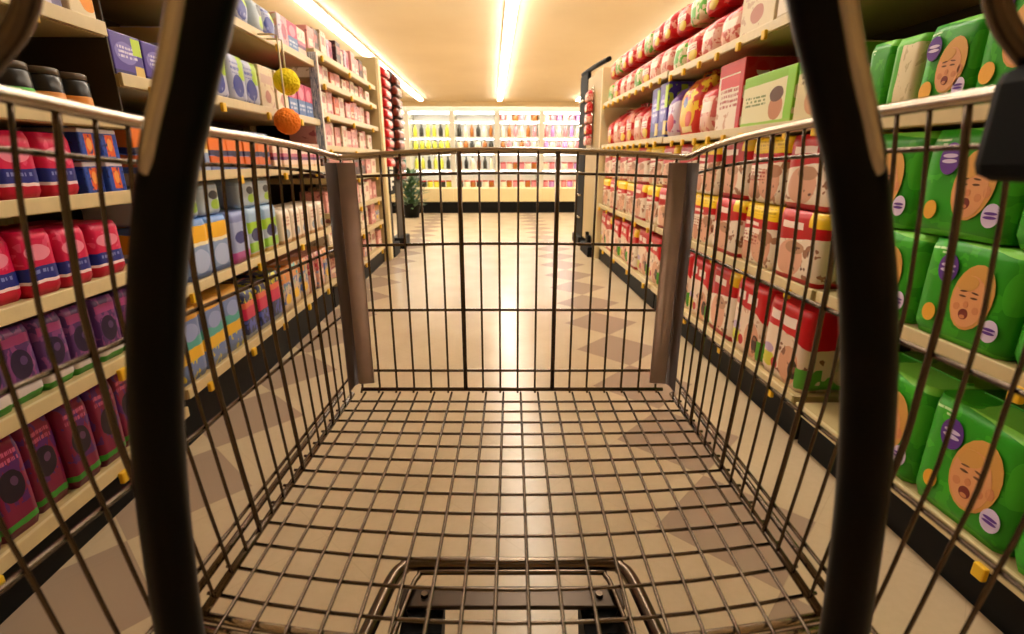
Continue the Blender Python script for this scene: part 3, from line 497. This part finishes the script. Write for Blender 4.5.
# ---- left side, far unit: small packets
snames = ['bottom', 'second', 'third', 'fourth', 'fifth', 'sixth', 'seventh', 'top']
for i, z in enumerate([.16, .385, .59, .80, .99, 1.18, 1.36, 1.51]):
    kinds = [['salmon', 'smallwhite', 'smallpink'], ['smallwhite', 'smallpink', 'yelpack'], ['smallpink', 'smallwhite'], ['smalldark', 'smallpink', 'smallwhite'], ['smallpink', 'smallpink', 'smallwhite'], ['smallpink', 'smallwhite', 'smallpink', 'smallorange'], ['smallwhite', 'smallpink', 'smallwhite', 'smallorange'], ['smallpink', 'smalldark', 'smallwhite', 'pinklilac']][i]
    nm = {'salmon': 'salmon', 'smallwhite': 'white', 'smallpink': 'pink', 'yelpack': 'yellow', 'smalldark': 'dark', 'smallorange': 'orange', 'pinklilac': 'lilac'}
    wdt = .15 if i < 4 else .115
    n = int(1.50/(wdt+.012)); h = (.15, .145, .145, .13, .135, .13, .098, .14)[i]
    kk = [kinds[(j+(j//len(kinds)) % 2) % len(kinds)] for j in range(n)]
    run('packet', kk, 'carton', (wdt, .16, h), -1, z, 3.21, ['small '+nm[q]+' packet' for q in kk], f'on the {snames[i]} shelf, far left unit', 'packet', n, 'small packets on the far left unit', .012, .01, 'plain', hv=.12, jit=.03)

# ---- hanging pompoms
def pompom(y, z, top, col, label, x=-.93, r=.055):
    t = tag(empty('pompom', (x, y, z)), label, 'pompom', 'pompoms hanging at the left shelf')
    m = plain('pompom_'+col.strip('#'), col, .85, 0, .15, 60)
    bm = bmesh.new(); bmesh.ops.create_icosphere(bm, subdivisions=5, radius=r)
    for v in bm.verts:
        q = noise.noise(v.co*140+Vector((y*9, 0, 0)))
        v.co *= 1+.09*q+.05*noise.noise(v.co*330)
    bm.transform(Matrix.Translation((x, y, z)))
    for f in bm.faces: f.smooth = True
    obj('tuft_ball', bm, m, t)
    obj('string', bmx(tube, [(x, y, z+r*.8), (x, y, (z+top)/2), (x, y, 1.428), (x-.015, y, 1.433), (-.994, y, 1.433)], .004, 6), M['rail_cream'], t)
pompom(2.53, 1.26, 1.42, '#ffe612', 'yellow fluffy pompom hanging from the top left shelf')
pompom(2.44, 1.085, 1.20, '#ff8a1e', 'orange fluffy pompom hanging just below the yellow one', x=-.915)
# ---- left end of the gondola: end post, snack racks, floor display
t = tag(empty('gondola_end', (-1.2, 4.83, 0)), 'cream end panel closing the left shelving beside the red snack rack', 'end panel')
obj('panel', bmx(box, -1.46, -.985, 4.76, 4.80, 0, 1.76, 0, .004), M['beige'], t)
obj('corner_trim', bmx(box, -1.0, -.975, 4.80, 4.90, 0, 1.76, 0, .004), M['cream'], t)
def rack(x, y0, w, z0, z1, kind, n, label, look, group, sign=None):
    t = tag(empty('snack_rack', (x-.06, y0+w/2, 0)), label, 'rack')
    obj('back_board', bmx(box, x-.05, x-.035, y0, y0+w, .12, z1+.03, 0, .003), M['back'], t)
    obj('foot', bmx(box, x-.12, x+.02, y0, y0+w, 0, .12, 0, .005), M['kick'], t)
    st = (z1-z0)/n
    for i in range(n):
        obj('hook', bmx(tube, [(x-.034, y0+w/2, z0+st*i+st*.975), (x+.05, y0+w/2, z0+st*i+st*.975)], .0018, 6), M['rail'], t)
        o = place('snack', 'snack_bag', kind, 'bag', (w*.92, .06, st*.93), -1, y0+w/2, z0+st*i, f'{look}, {ordn(i) if i else "lowest"}'+(' from the bottom' if i else ''), 'snack bag', group)
        o.location.x = x+.006
        o.rotation_euler = (0, 0, PI/2)
    if sign:
        sg = obj('sign_plate', bmx(box, x-.03, x+.012, y0+.01, y0+w-.01, z0-.26, z0-.03, 0, .003), M['blackp'], t)
        bm = bmesh.new(); X = x+.012; yc = y0+w/2
        def st_(a, b, c, d): box(bm, X, X+.004, min(a, b), max(a, b), c, d)
        st_(yc-.08, yc-.045, z0-.22, z0-.10); st_(yc-.045, yc+.08, z0-.13, z0-.10); st_(yc-.045, yc+.05, z0-.18, z0-.155)
        st_(yc-.08, yc-.05, z0-.08, z0-.04); st_(yc+.0, yc+.03, z0-.08, z0-.04); st_(yc-.08, yc+.06, z0-.06, z0-.05)
        obj('white_letter', bm, M['white'], sg)
    return t
rack(-.985, 4.93, .30, .86, 1.73, 'snack', 10, 'tall rack of red snack bags at the left aisle end', 'red snack bag on the left end rack', 'red snack bags on the end rack', True)
rack(-.97, 5.42, .36, .72, 1.74, 'snackbrown', 10, 'tall rack of brown snack bags behind the red one', 'brown snack bag on the far end rack', 'brown snack bags on the end rack')
for i, (y, z, k, dm) in enumerate([(5.02, .12, 'yelpack', (.2, .16, .2)), (5.02, .325, 'limepack', (.18, .14, .16)), (5.25, .12, 'smallorange', (.2, .16, .26))]):
    pass
# floor plant display before the cooler
def plant(x, y, label):
    t = tag(empty('potted_plant', (x, y, 0)), label, 'plant')
    bm = bmesh.new(); lathe(bm, [(.12, 0), (.16, .22), (.17, .24), (.14, .24), (.13, .2)], 16); obj('pot', bm, M['kick'], t)
    for v in t.children: v.data.transform(Matrix.Identity(4)); v.location = (0, 0, 0)
    t.children[0].data.transform(W[t] @ Matrix.Identity(4)); t.children[0].data.transform(Matrix.Identity(4))
    lm = plain('dusty_green_leaf', '#4d7348', .5, 0, .4, 30); rnd = random.Random(3)
    bm = bmesh.new()
    for i in range(300):
        a = rnd.uniform(0, 2*PI); r = rnd.uniform(.02, .2); zz = rnd.uniform(.16, .70); L = rnd.uniform(.10, .19)
        p = Vector((r*math.cos(a), r*math.sin(a), zz)); dr = Vector((math.cos(a)*.8, math.sin(a)*.8, rnd.uniform(-.2, .9))).normalized()
        sd = dr.cross(Vector((0, 0, 1))).normalized()*L*.22; up = sd.cross(dr).normalized()*.006
        q = [p, p+dr*L*.5+sd+up, p+dr*L, p+dr*L*.5-sd+up]
        vs = [bm.verts.new(v) for v in q]; bm.faces.new(vs)
    o = obj('leaves', bm, lm, t, world=False)
    return t
p = plant(-1.36, 8.6, 'bushy green plant in a black pot at left end of the cooler')
for ch in p.children:
    if ch.name.startswith('pot'):
        bm = bmesh.new(); lathe(bm, [(.12, 0), (.16, .22), (.17, .24), (.14, .24), (.13, .2)], 16); bm.to_mesh(ch.data); bm.free()
obj('stem', bmx(tube, [(0, 0, .2), (.02, .01, .45), (-.01, 0, .65)], .012, 8), plain('green_stem', '#4c5a34', .6), p, world=False)

# ---- right end of the gondola
t = tag(empty('gondola_end', (1.2, 4.9, 0)), 'cream end panel closing the right shelving beside the black rack', 'end panel')
obj('panel', bmx(box, .985, 1.46, 4.80, 4.84, 0, 1.70, 0, .004), M['cream'], t)
obj('side_trim', bmx(box, .985, 1.0, 4.84, 5.50, .12, 1.70, 0, .004), M['beige'], t)
obj('base_bumper', bmx(box, .93, 1.2, 4.86, 5.3, 0, .10, 0, .01), M['blackp'], t)
t = tag(empty('display_rack', (1.0, 5.75, 0)), 'tall black display rack at the far end of the right shelving', 'rack')
obj('back_board', bmx(box, .985, 1.02, 5.55, 5.98, .1, 1.78, 0, .004), M['blackp'], t)
obj('foot', bmx(box, .95, 1.25, 5.55, 5.98, 0, .1, 0, .006), M['kick'], t)
obj('canopy', bmx(tube, smoothpath([(1.0, 5.93, 1.80), (1.0, 5.6, 1.79), (1.0, 5.1, 1.765), (1.03, 4.78, 1.76)]), .022, 8), M['blackp'], t)
for i in range(6):
    obj('shelf_clip', bmx(box, .955, .986, 5.62, 5.9, .3+.24*i, .32+.24*i, 0, .003), M['rail'], t)
for i in range(5):
    o = place('strip', 'snack_bag', 'bagred' if i % 2 else 'bagpink', 'bag', (.16, .06, .097), 1, 5.2, 1.06+.1*i, f'small red and white bag on the right hanging clip strip, {ordn(i) if i else "lowest"}'+(' from the bottom' if i else ''), 'snack bag', 'bags on the right clip strip')
    o.location.x = .945
    o.rotation_euler = (0, 0, -PI/2)
t = tag(empty('clip_strip', (.98, 5.2, 1.0)), 'hanging clip strip at the right aisle end carrying small red bags', 'clip strip')
obj('strip', bmx(box, .978, .984, 5.185, 5.215, 1.04, 1.6), M['rail'], t)
for i in range(5): obj('clip', bmx(box, .955, .978, 5.19, 5.21, 1.165+.1*i, 1.172+.1*i), M['rail'], t)
t = tag(empty('black_block', (.95, 5.0, .10)), 'small black dispenser standing on the right end bumper', 'block')  # plain small black box, purpose unknown
obj('body', bmx(box, .94, 1.0-.02, 4.95, 5.08, .101, .2, 0, .012), M['blackp'], t)
obj('top_block', bmx(box, .93, .965, 5.0, 5.03, .2, .235, 0, .006), M['blackp'], t)

# ------------------------------------------------------------------ wall of coolers
B = [plain('bottle_'+n, c, .25) for n, c in (('lime', '#d0cf4a'), ('amber', '#a5642a'), ('dark', '#2e2a22'), ('cream', '#efe4c8'), ('pink', '#e08890'), ('lilac', '#c890d0'), ('red', '#b83028'), ('teal', '#5a8a78'))]
bn = ['lime', 'amber', 'dark', 'cream', 'pink', 'lilac', 'red', 'teal']
M['capw'] = plain('bottle_cap', '#3a3028', .4)
def bottle_proto(ci, shape):
    bm = bmesh.new()
    if shape == 0: lathe(bm, [(.03, 0), (.036, .01), (.036, .13), (.014, .18), (.014, .2)], 10)
    elif shape == 1: lathe(bm, [(.04, 0), (.044, .01), (.044, .15), (.022, .18), (.022, .19)], 10)
    else: lathe(bm, [(.048, 0), (.05, .005), (.05, .09), (.046, .1)], 12)
    o = obj(('bottle', 'jug', 'tub')[shape], bm, B[ci])
    bm = bmesh.new()
    zt, r = ((.199, .017), (.189, .025), (.0995, .052))[shape]
    lathe(bm, [(r, zt), (r, zt+.018), (r*.9, zt+.022)], 10); obj('cap' if shape < 2 else 'lid', bm, M['capw'] if shape < 2 else B[6], o)
    return o
bp = {}
def case(i, x0, x1):
    Y = 9.25; pos = ['leftmost', 'second from left', 'middle', 'second from right', 'rightmost'][i]
    t = tag(empty('display_cooler', ((x0+x1)/2, Y+.4, 0)), f'bright white open display cooler across the aisle end, {pos} of five', 'cooler', 'display coolers across the aisle end')
    obj('toe_kick', bmx(box, x0, x1, Y+.03, Y+.8, 0, .2), M['kick'], t)
    obj('bumper', bmx(box, x0, x1, Y, Y+.8, .2, .44, 0, .01), M['cream'], t)
    obj('back_wall', bmx(box, x0, x1, Y+.74, Y+.8, .44, 1.80), M['white'], t)
    obj('canopy', bmx(box, x0, x1, Y+.08, Y+.8, 1.72, 1.80, 0, .008), M['white'], t)
    for x in (x0+.02, x1-.02): obj('side_divider', bmx(box, x-.02, x+.02, Y+.06, Y+.74, .44, 1.72), M['glass'], t)
    bm = bmesh.new(); tube(bm, [(x0+.05, Y+.14, 1.70), (x1-.05, Y+.14, 1.70)], .014, 8); obj('lamp_tube', bm, M['coldlamp'], t)
    for k, z in enumerate((.76, 1.05, 1.31, 1.58)):
        sh = obj('shelf', bmx(box, x0+.04, x1-.04, Y+.26, Y+.74, z-.018, z), M['white'], t)
        obj('price_rail', bmx(box, x0+.04, x1-.04, Y+.25, Y+.26, z-.03, z+.006), M['white'], sh)
        bm = bmesh.new(); tube(bm, [(x0+.06, Y+.29, z-.028), (x1-.06, Y+.29, z-.028)], .009, 8); obj('lamp_tube', bm, M['coldlamp'], sh)
    palette = [[3, 3, 7], [0, 0, 2], [2, 1, 3], [3, 4, 1], [4, 3, 5]][i]
    for k, z in enumerate((.441, .761, 1.051, 1.311, 1.581)):
        n = 6
        for j in range(n):
            ci = palette[(j*2+k) % 3] if k != 2 or i != 1 else 0
            shp = (2, 0, 1, 0, 2)[k] if i < 3 else (2, 2, 1, 0, 2)[k]
            if k == 4 and i < 3: continue
            key = (ci, shp)
            if key in bp: o = copy_tree(bp[key])
            else: o = bp[key] = bottle_proto(ci, shp)
            o.location = (x0+.108+(x1-x0-.216)*j/(n-1), Y+.33, z); 
            tag(o, f'{bn[ci]} {("bottle","jug","tub")[shp]} in cooler {pos}, {["bottom","second","third","fourth","top"][k]} row, {["first","second","third","fourth","fifth","last"][j]} from left', ('bottle', 'jug', 'tub')[shp], f'bottles and tubs in the coolers')
for i in range(5): case(i, -2.26+.785*i, -1.475+.785*i-.0)

# ------------------------------------------------------------------ the shopping cart
cart = tag(empty('shopping_cart', (-.5*math.sin(YAW), .45*math.cos(YAW), 0), YAW), 'empty chrome wire shopping cart seen from its handle end', 'shopping cart')
R0 = Matrix.Rotation(YAW, 4, 'Z')
def P(x, y, h): return R0 @ Vector((x, y, H-h))           # x right, y ahead, h below lens height
def cobj(name, bm, m, parent=None): return obj(name, bm, m, parent or cart)
BULGE = [(-.04, .008), (.03, .021), (.10, .028), (.2, .027), (.3, .014), (.346, .007), (.38, 0.002), (.42, 0)]
def bulge(h):
    for (a, p), (b, q) in zip(BULGE, BULGE[1:]):
        if h <= b: return p+(q-p)*max(0, (h-a))/(b-a)
    return 0
def sx(h, y):
    s = max(0, min(1.2, (.80-y)/.5))**1.2
    return .268+bulge(h)*s
def rail_h(y, s=1):
    a = .036 if s > 0 else .026+.009*max(0, min(1, (.40-y)/.12))
    return -.003-a*(1-math.exp(-(.80-y)/.19))
YF, YR = .79, .10
WR = .0019
def vwire(bm, s, y, r):
    hs = [rail_h(y, s), .02, .06, .10, .15, .2, .25, .3, .346, .38]
    tube(bm, smoothpath([P(s*sx(h, y), y, h) for h in hs], 3), r, 6)
ys = [YF-.006-.0285*i for i in range(1, 24)]
for s, nm in ((-1, 'left'), (1, 'right')):
    bm = bmesh.new()
    for i, y in enumerate(ys):
        if i % 4 != 3: vwire(bm, s, y, .0016)
    for h in (.131, .238, .346):
        tube(bm, [P(s*(sx(h, y)+.003), y, h) for y in [YF-.02-.035*k for k in range(20)]], WR*1.1, 6)
    tube(bm, [P(s*(sx(.028, y)+.003), y, rail_h(y, s)+.028) for y in [YF-.02-.035*k for k in range(20)]], WR*1.2, 6)
    cobj('side_wire_panel', bm, M['wire'])
    for i, y in enumerate(ys):
        if i % 4 == 3: cobj('side_upright_rod', bmx(vwire, s, y, .0025), M['wire'])
    bm = bmesh.new(); tube(bm, [P(s*.272, y, .381) for y in (YF-.015, .6, .45, .342)], .0042, 8); cobj('floor_side_rod', bm, M['wire'])
    bm = bmesh.new(); tube(bm, [P(s*.285, y, .372) for y in (YF-.03, .6, .45, .335)], .0036, 8); cobj('floor_side_rod', bm, M['wire'])
# top rail: front, bowed a little, and down both sides as one rod
pts = []
for y in [.24+.035*k for k in range(16)]: pts.append((-sx(-.03, y), y, rail_h(y, -1)))
pts += [(-.262, .785, -.004), (-.25, .792, -.004)]
for k in range(1, 10): x = -.25+.05*k; pts.append((x, .793, -.004-.010*(1-(x/.25)**2)))
right = [(-a, b, rail_h(b) if i < 16 else c) for i, (a, b, c) in enumerate(pts[:18])][::-1]
bm = bmesh.new(); tube(bm, [P(*p) for p in pts+right], .0048, 8); cobj('top_rail', bm, M['rail'])
# front panel
bm = bmesh.new()
for k in range(-9, 9):
    x = .0096+.0298*k
    if k in (-3, 2): continue
    top = -.004-.010*max(0, 1-(x/.25)**2)
    tube(bm, [P(x, .79, top), P(x, .79, .2), P(x, .79, .374), P(x, .78, .381)], WR, 6)
for h, bow in ((.026, .007), (.131, .004), (.238, .001), (.346, 0)):
    tube(bm, [P(x, .794, h-bow*(1-(x/.27)**2)) for x in [-.27+.045*i for i in range(13)]], WR*1.25, 6)
cobj('front_wire_panel', bm, M['wire'])
for k in (-3, 2):
    x = .0096+.0298*k
    bm = bmesh.new(); tube(bm, [P(x, .787, -.012), P(x, .787, .38)], .0036, 8); cobj('front_upright_rod', bm, M['wire'])
bm = bmesh.new(); tube(bm, [P(x, .787, .378) for x in (-.26, 0, .26)], .0035, 8); cobj('floor_front_rod', bm, M['wire'])
# floor grid
bm = bmesh.new()
for k in range(-9, 9):
    x = .0148+.0296*k
    tube(bm, [P(x, .782, .3815), P(x, .6, .3815), P(x, .45, .3815), P(x, .33, .382), P(x, .29, .386)], WR, 6)
for j in range(1, 14):
    y = .79-.0325*j; sag = .034*(j/14)**1.2
    tube(bm, [P(x, y-sag*(1-(x/.28)**2), .386) for x in [-.284+.0568*i for i in range(11)]], WR, 6)
cobj('floor_wire_panel', bm, M['wire'])
for j, (y, h) in enumerate(((.346, .388), (.337, .391), (.328, .394), (.318, .398))):
    bm = bmesh.new(); tube(bm, [P(x, y-.030*(1-(x/.28)**2), h) for x in [-.282+.0564*i for i in range(11)]], .0042, 8); cobj('rear_floor_rod', bm, M['rail'])
# corner posts: folded plates wrapping the front corners
for s in (-1, 1):
    bm = bmesh.new(); prof = [(.236, .786), (.240, .783), (.262, .781)]
    n0 = []
    for h in (0.004, .12, .25, .365):
        n0.append([bm.verts.new(P(s*a, b, h)) for a, b in prof])
    for A, Bq in zip(n0, n0[1:]):
        for j in range(len(prof)-1): bm.faces.new((A[j], A[j+1], Bq[j+1], Bq[j])).smooth = True
    bmesh.ops.solidify(bm, geom=list(bm.faces), thickness=.003); cp = cobj('corner_post', bm, M['post'])
    bm = bmesh.new(); prof = [(.262, .782), (.266, .772), (.267, .745)]; n0 = []
    for h in (0.004, .12, .25, .365): n0.append([bm.verts.new(P(s*a, b, h)) for a, b in prof])
    for A, Bq in zip(n0, n0[1:]):
        for j in range(len(prof)-1): bm.faces.new((A[j], A[j+1], Bq[j+1], Bq[j])).smooth = True
    bmesh.ops.solidify(bm, geom=list(bm.faces), thickness=.003); cobj('corner_post_flange', bm, M['postd'], cp)
# black seat tubes beside the lens, handle arms, corner bumpers, handle
for s in (-1, 1):
    q = [(.105, -.165), (.122, -.105), (.136, -.068), (.149, -.039), (.158, -.018), (.167, .002), (.180, .042), (.188, .071), (.200, .126), (.210, .19), (.218, .265), (.221, .302), (.224, .36), (.228, .40)]
    bm = bmesh.new(); tube(bm, smoothpath([P(s*a, .255, h) for a, h in q], 5), [.0112+.0023*min(1, k/38) for k in range(66)], 16); cobj('seat_support_tube', bm, M['seat'])
    bm = bmesh.new(); tube(bm, smoothpath([P(s*a, b, h) for a, b, h in ((.30, .235, .02), (.27, .25, -.015), (.240, .257, -.045), (.219, .258, -.068), (.194, .25, -.115), (.185, .24, -.165))], 5), .0052, 12); cobj('handle_arm', bm, M['wire'])
    bm = bmesh.new(); box(bm, -.026, .026, -.05, .012, -.002, .05, 0, .008)
    bm.transform(Matrix.Translation(P(.255 if s > 0 else -.292, .252, .008)) @ R0.to_4x4()); cobj('corner_bumper', bm, M['blackp'])
    bm = bmesh.new(); tube(bm, smoothpath([P(s*a, .244, h) for a, h in ((.115, -.135), (.131, -.094), (.1425, -.065), (.154, -.036), (.164, -.014), (.1705, .002), (.171, .007))], 5), [.0044 if k < 24 else .0044-.0026*(k-23)/7 for k in range(31)], 12); cobj('tube_highlight_rod', bm, M['rail'])  # bright rod added as the highlight along the black tube's outer edge
bm = bmesh.new(); tube(bm, [P(x, .245, -.17) for x in (-.24, -.1, .1, .24)], .014, 14); cobj('handle_bar', bm, M['blackp'])
# chassis below the basket
hf = .66
bm = bmesh.new(); tube(bm, smoothpath([P(*p) for p in ((-.30, -.02, hf), (-.25, .3, hf), (-.212, .56, hf), (-.197, .655, hf), (-.183, .682, hf), (-.165, .69, hf), (0, .69, hf), (.165, .69, hf), (.183, .682, hf), (.197, .655, hf), (.212, .56, hf), (.25, .3, hf), (.30, -.02, hf))], 5), .0115, 12)
cobj('chassis_tube', bm, M['wire'])
bm = bmesh.new(); tube(bm, smoothpath([P(*p) for p in ((-.19, .4, hf), (-.165, .62, hf), (-.155, .664, hf), (-.14, .672, hf), (0, .672, hf), (.14, .672, hf), (.155, .664, hf), (.165, .62, hf), (.19, .4, hf))], 4), .0045, 8); cobj('tray_rod', bm, M['wire'])
bm = bmesh.new(); box(bm, -.178, .178, .612, .652, H-hf-.016, H-hf-.008, 0, .002)
bm.transform(R0.to_4x4()); pl = cobj('caster_plate', bm, M['tube'])
for s in (-1, 1):
    bm = bmesh.new(); bmesh.ops.create_cone(bm, cap_ends=True, segments=6, radius1=.007, radius2=.006, depth=.008, matrix=Matrix.Translation(P(s*.14, .632, hf+.006))); cobj('bolt_head', bm, M['wire'], pl)
for s in (-1, 1):
    fk = bmesh.new()
    c = P(s*.142, .63, hf)
    bmesh.ops.create_cone(fk, cap_ends=True, segments=16, radius1=.026, radius2=.03, depth=.03, matrix=Matrix.Translation(c-Vector((0, 0, .032))))
    rows = []
    for zz, wx, wy in ((-.03, .032, .034), (-.08, .030, .034), (-.15, .026, .03), (-.20, .023, .022)):
        rows.append([fk.verts.new(c+Vector((a*wx, b*wy-.012, zz))) for a, b in ((-1, -1), (1, -1), (1, 1), (-1, 1))])
    for A, Bq in zip(rows, rows[1:]):
        for q in range(4): fk.faces.new((A[q], A[(q+1) % 4], Bq[(q+1) % 4], Bq[q]))
    fk.faces.new(rows[0]); fk.faces.new(rows[-1])
    f = cobj('caster_fork', fk, M['blackp'])
    w = bmesh.new(); bmesh.ops.create_cone(w, cap_ends=True, segments=28, radius1=.0625, radius2=.0625, depth=.034, matrix=Matrix.Translation((c.x, c.y-.02, .0635)) @ Matrix.Rotation(PI/2, 4, 'Y'))
    bmesh.ops.bevel(w, geom=[e for e in w.edges if len(e.link_faces) == 2 and e.calc_face_angle() > 1], offset=.008, segments=2, affect='EDGES')
    cobj('caster_wheel', w, M['blackp'], f)
    bm = bmesh.new(); tube(bm, smoothpath([P(*p) for p in ((s*.30, -.02, hf), (s*.305, -.06, .5), (s*.305, .02, .40), (s*.30, .12, .385))], 4), .0115, 10); cobj('rear_strut', bm, M['tube'])
    w = bmesh.new(); c = P(s*.30, -.02, hf); bmesh.ops.create_cone(w, cap_ends=True, segments=28, radius1=.0625, radius2=.0625, depth=.034, matrix=Matrix.Translation((c.x, c.y, .0635)) @ Matrix.Rotation(PI/2, 4, 'Y')); rw = cobj('rear_wheel', w, M['blackp'])
    bm = bmesh.new(); tube(bm, [c+Vector((.022*s, 0, 0)), c+Vector((.024*s, 0, -.18))], .008, 8); obj('axle_leg', bm, M['tube'], rw)

# ------------------------------------------------------------------ camera, light, view
cd = bpy.data.cameras.new('camera'); cam = bpy.data.objects.new('camera', cd); C.objects.link(cam)
cd.sensor_width = 36; cd.lens = 500/1024*36; cd.clip_start = .01; cd.clip_end = 100
cam.location = (0, 0, H); cam.rotation_euler = (PI/2-math.atan(157/500), 0, YAW)
cd.dof.use_dof = True; cd.dof.focus_distance = .95; cd.dof.aperture_fstop = 6.0
bpy.context.scene.camera = cam
w = bpy.data.worlds.new('store_air'); bpy.context.scene.world = w; w.use_nodes = True
w.node_tree.nodes['Background'].inputs[0].default_value = lin((1, .93, .82)); w.node_tree.nodes['Background'].inputs[1].default_value = .05
sc = bpy.context.scene
sc.view_settings.view_transform = 'Standard'; sc.view_settings.look = 'None'; sc.view_settings.gamma = 1; sc.view_settings.use_curve_mapping = False
sc.view_settings.exposure = 0.27
sc.cycles.use_denoising = True

import sys
for o in sc.objects:
    if o.get('label') and len(o['label'].replace(',', ' ').replace('-', ' ').split()) > 16: print('LONG', o['label'])
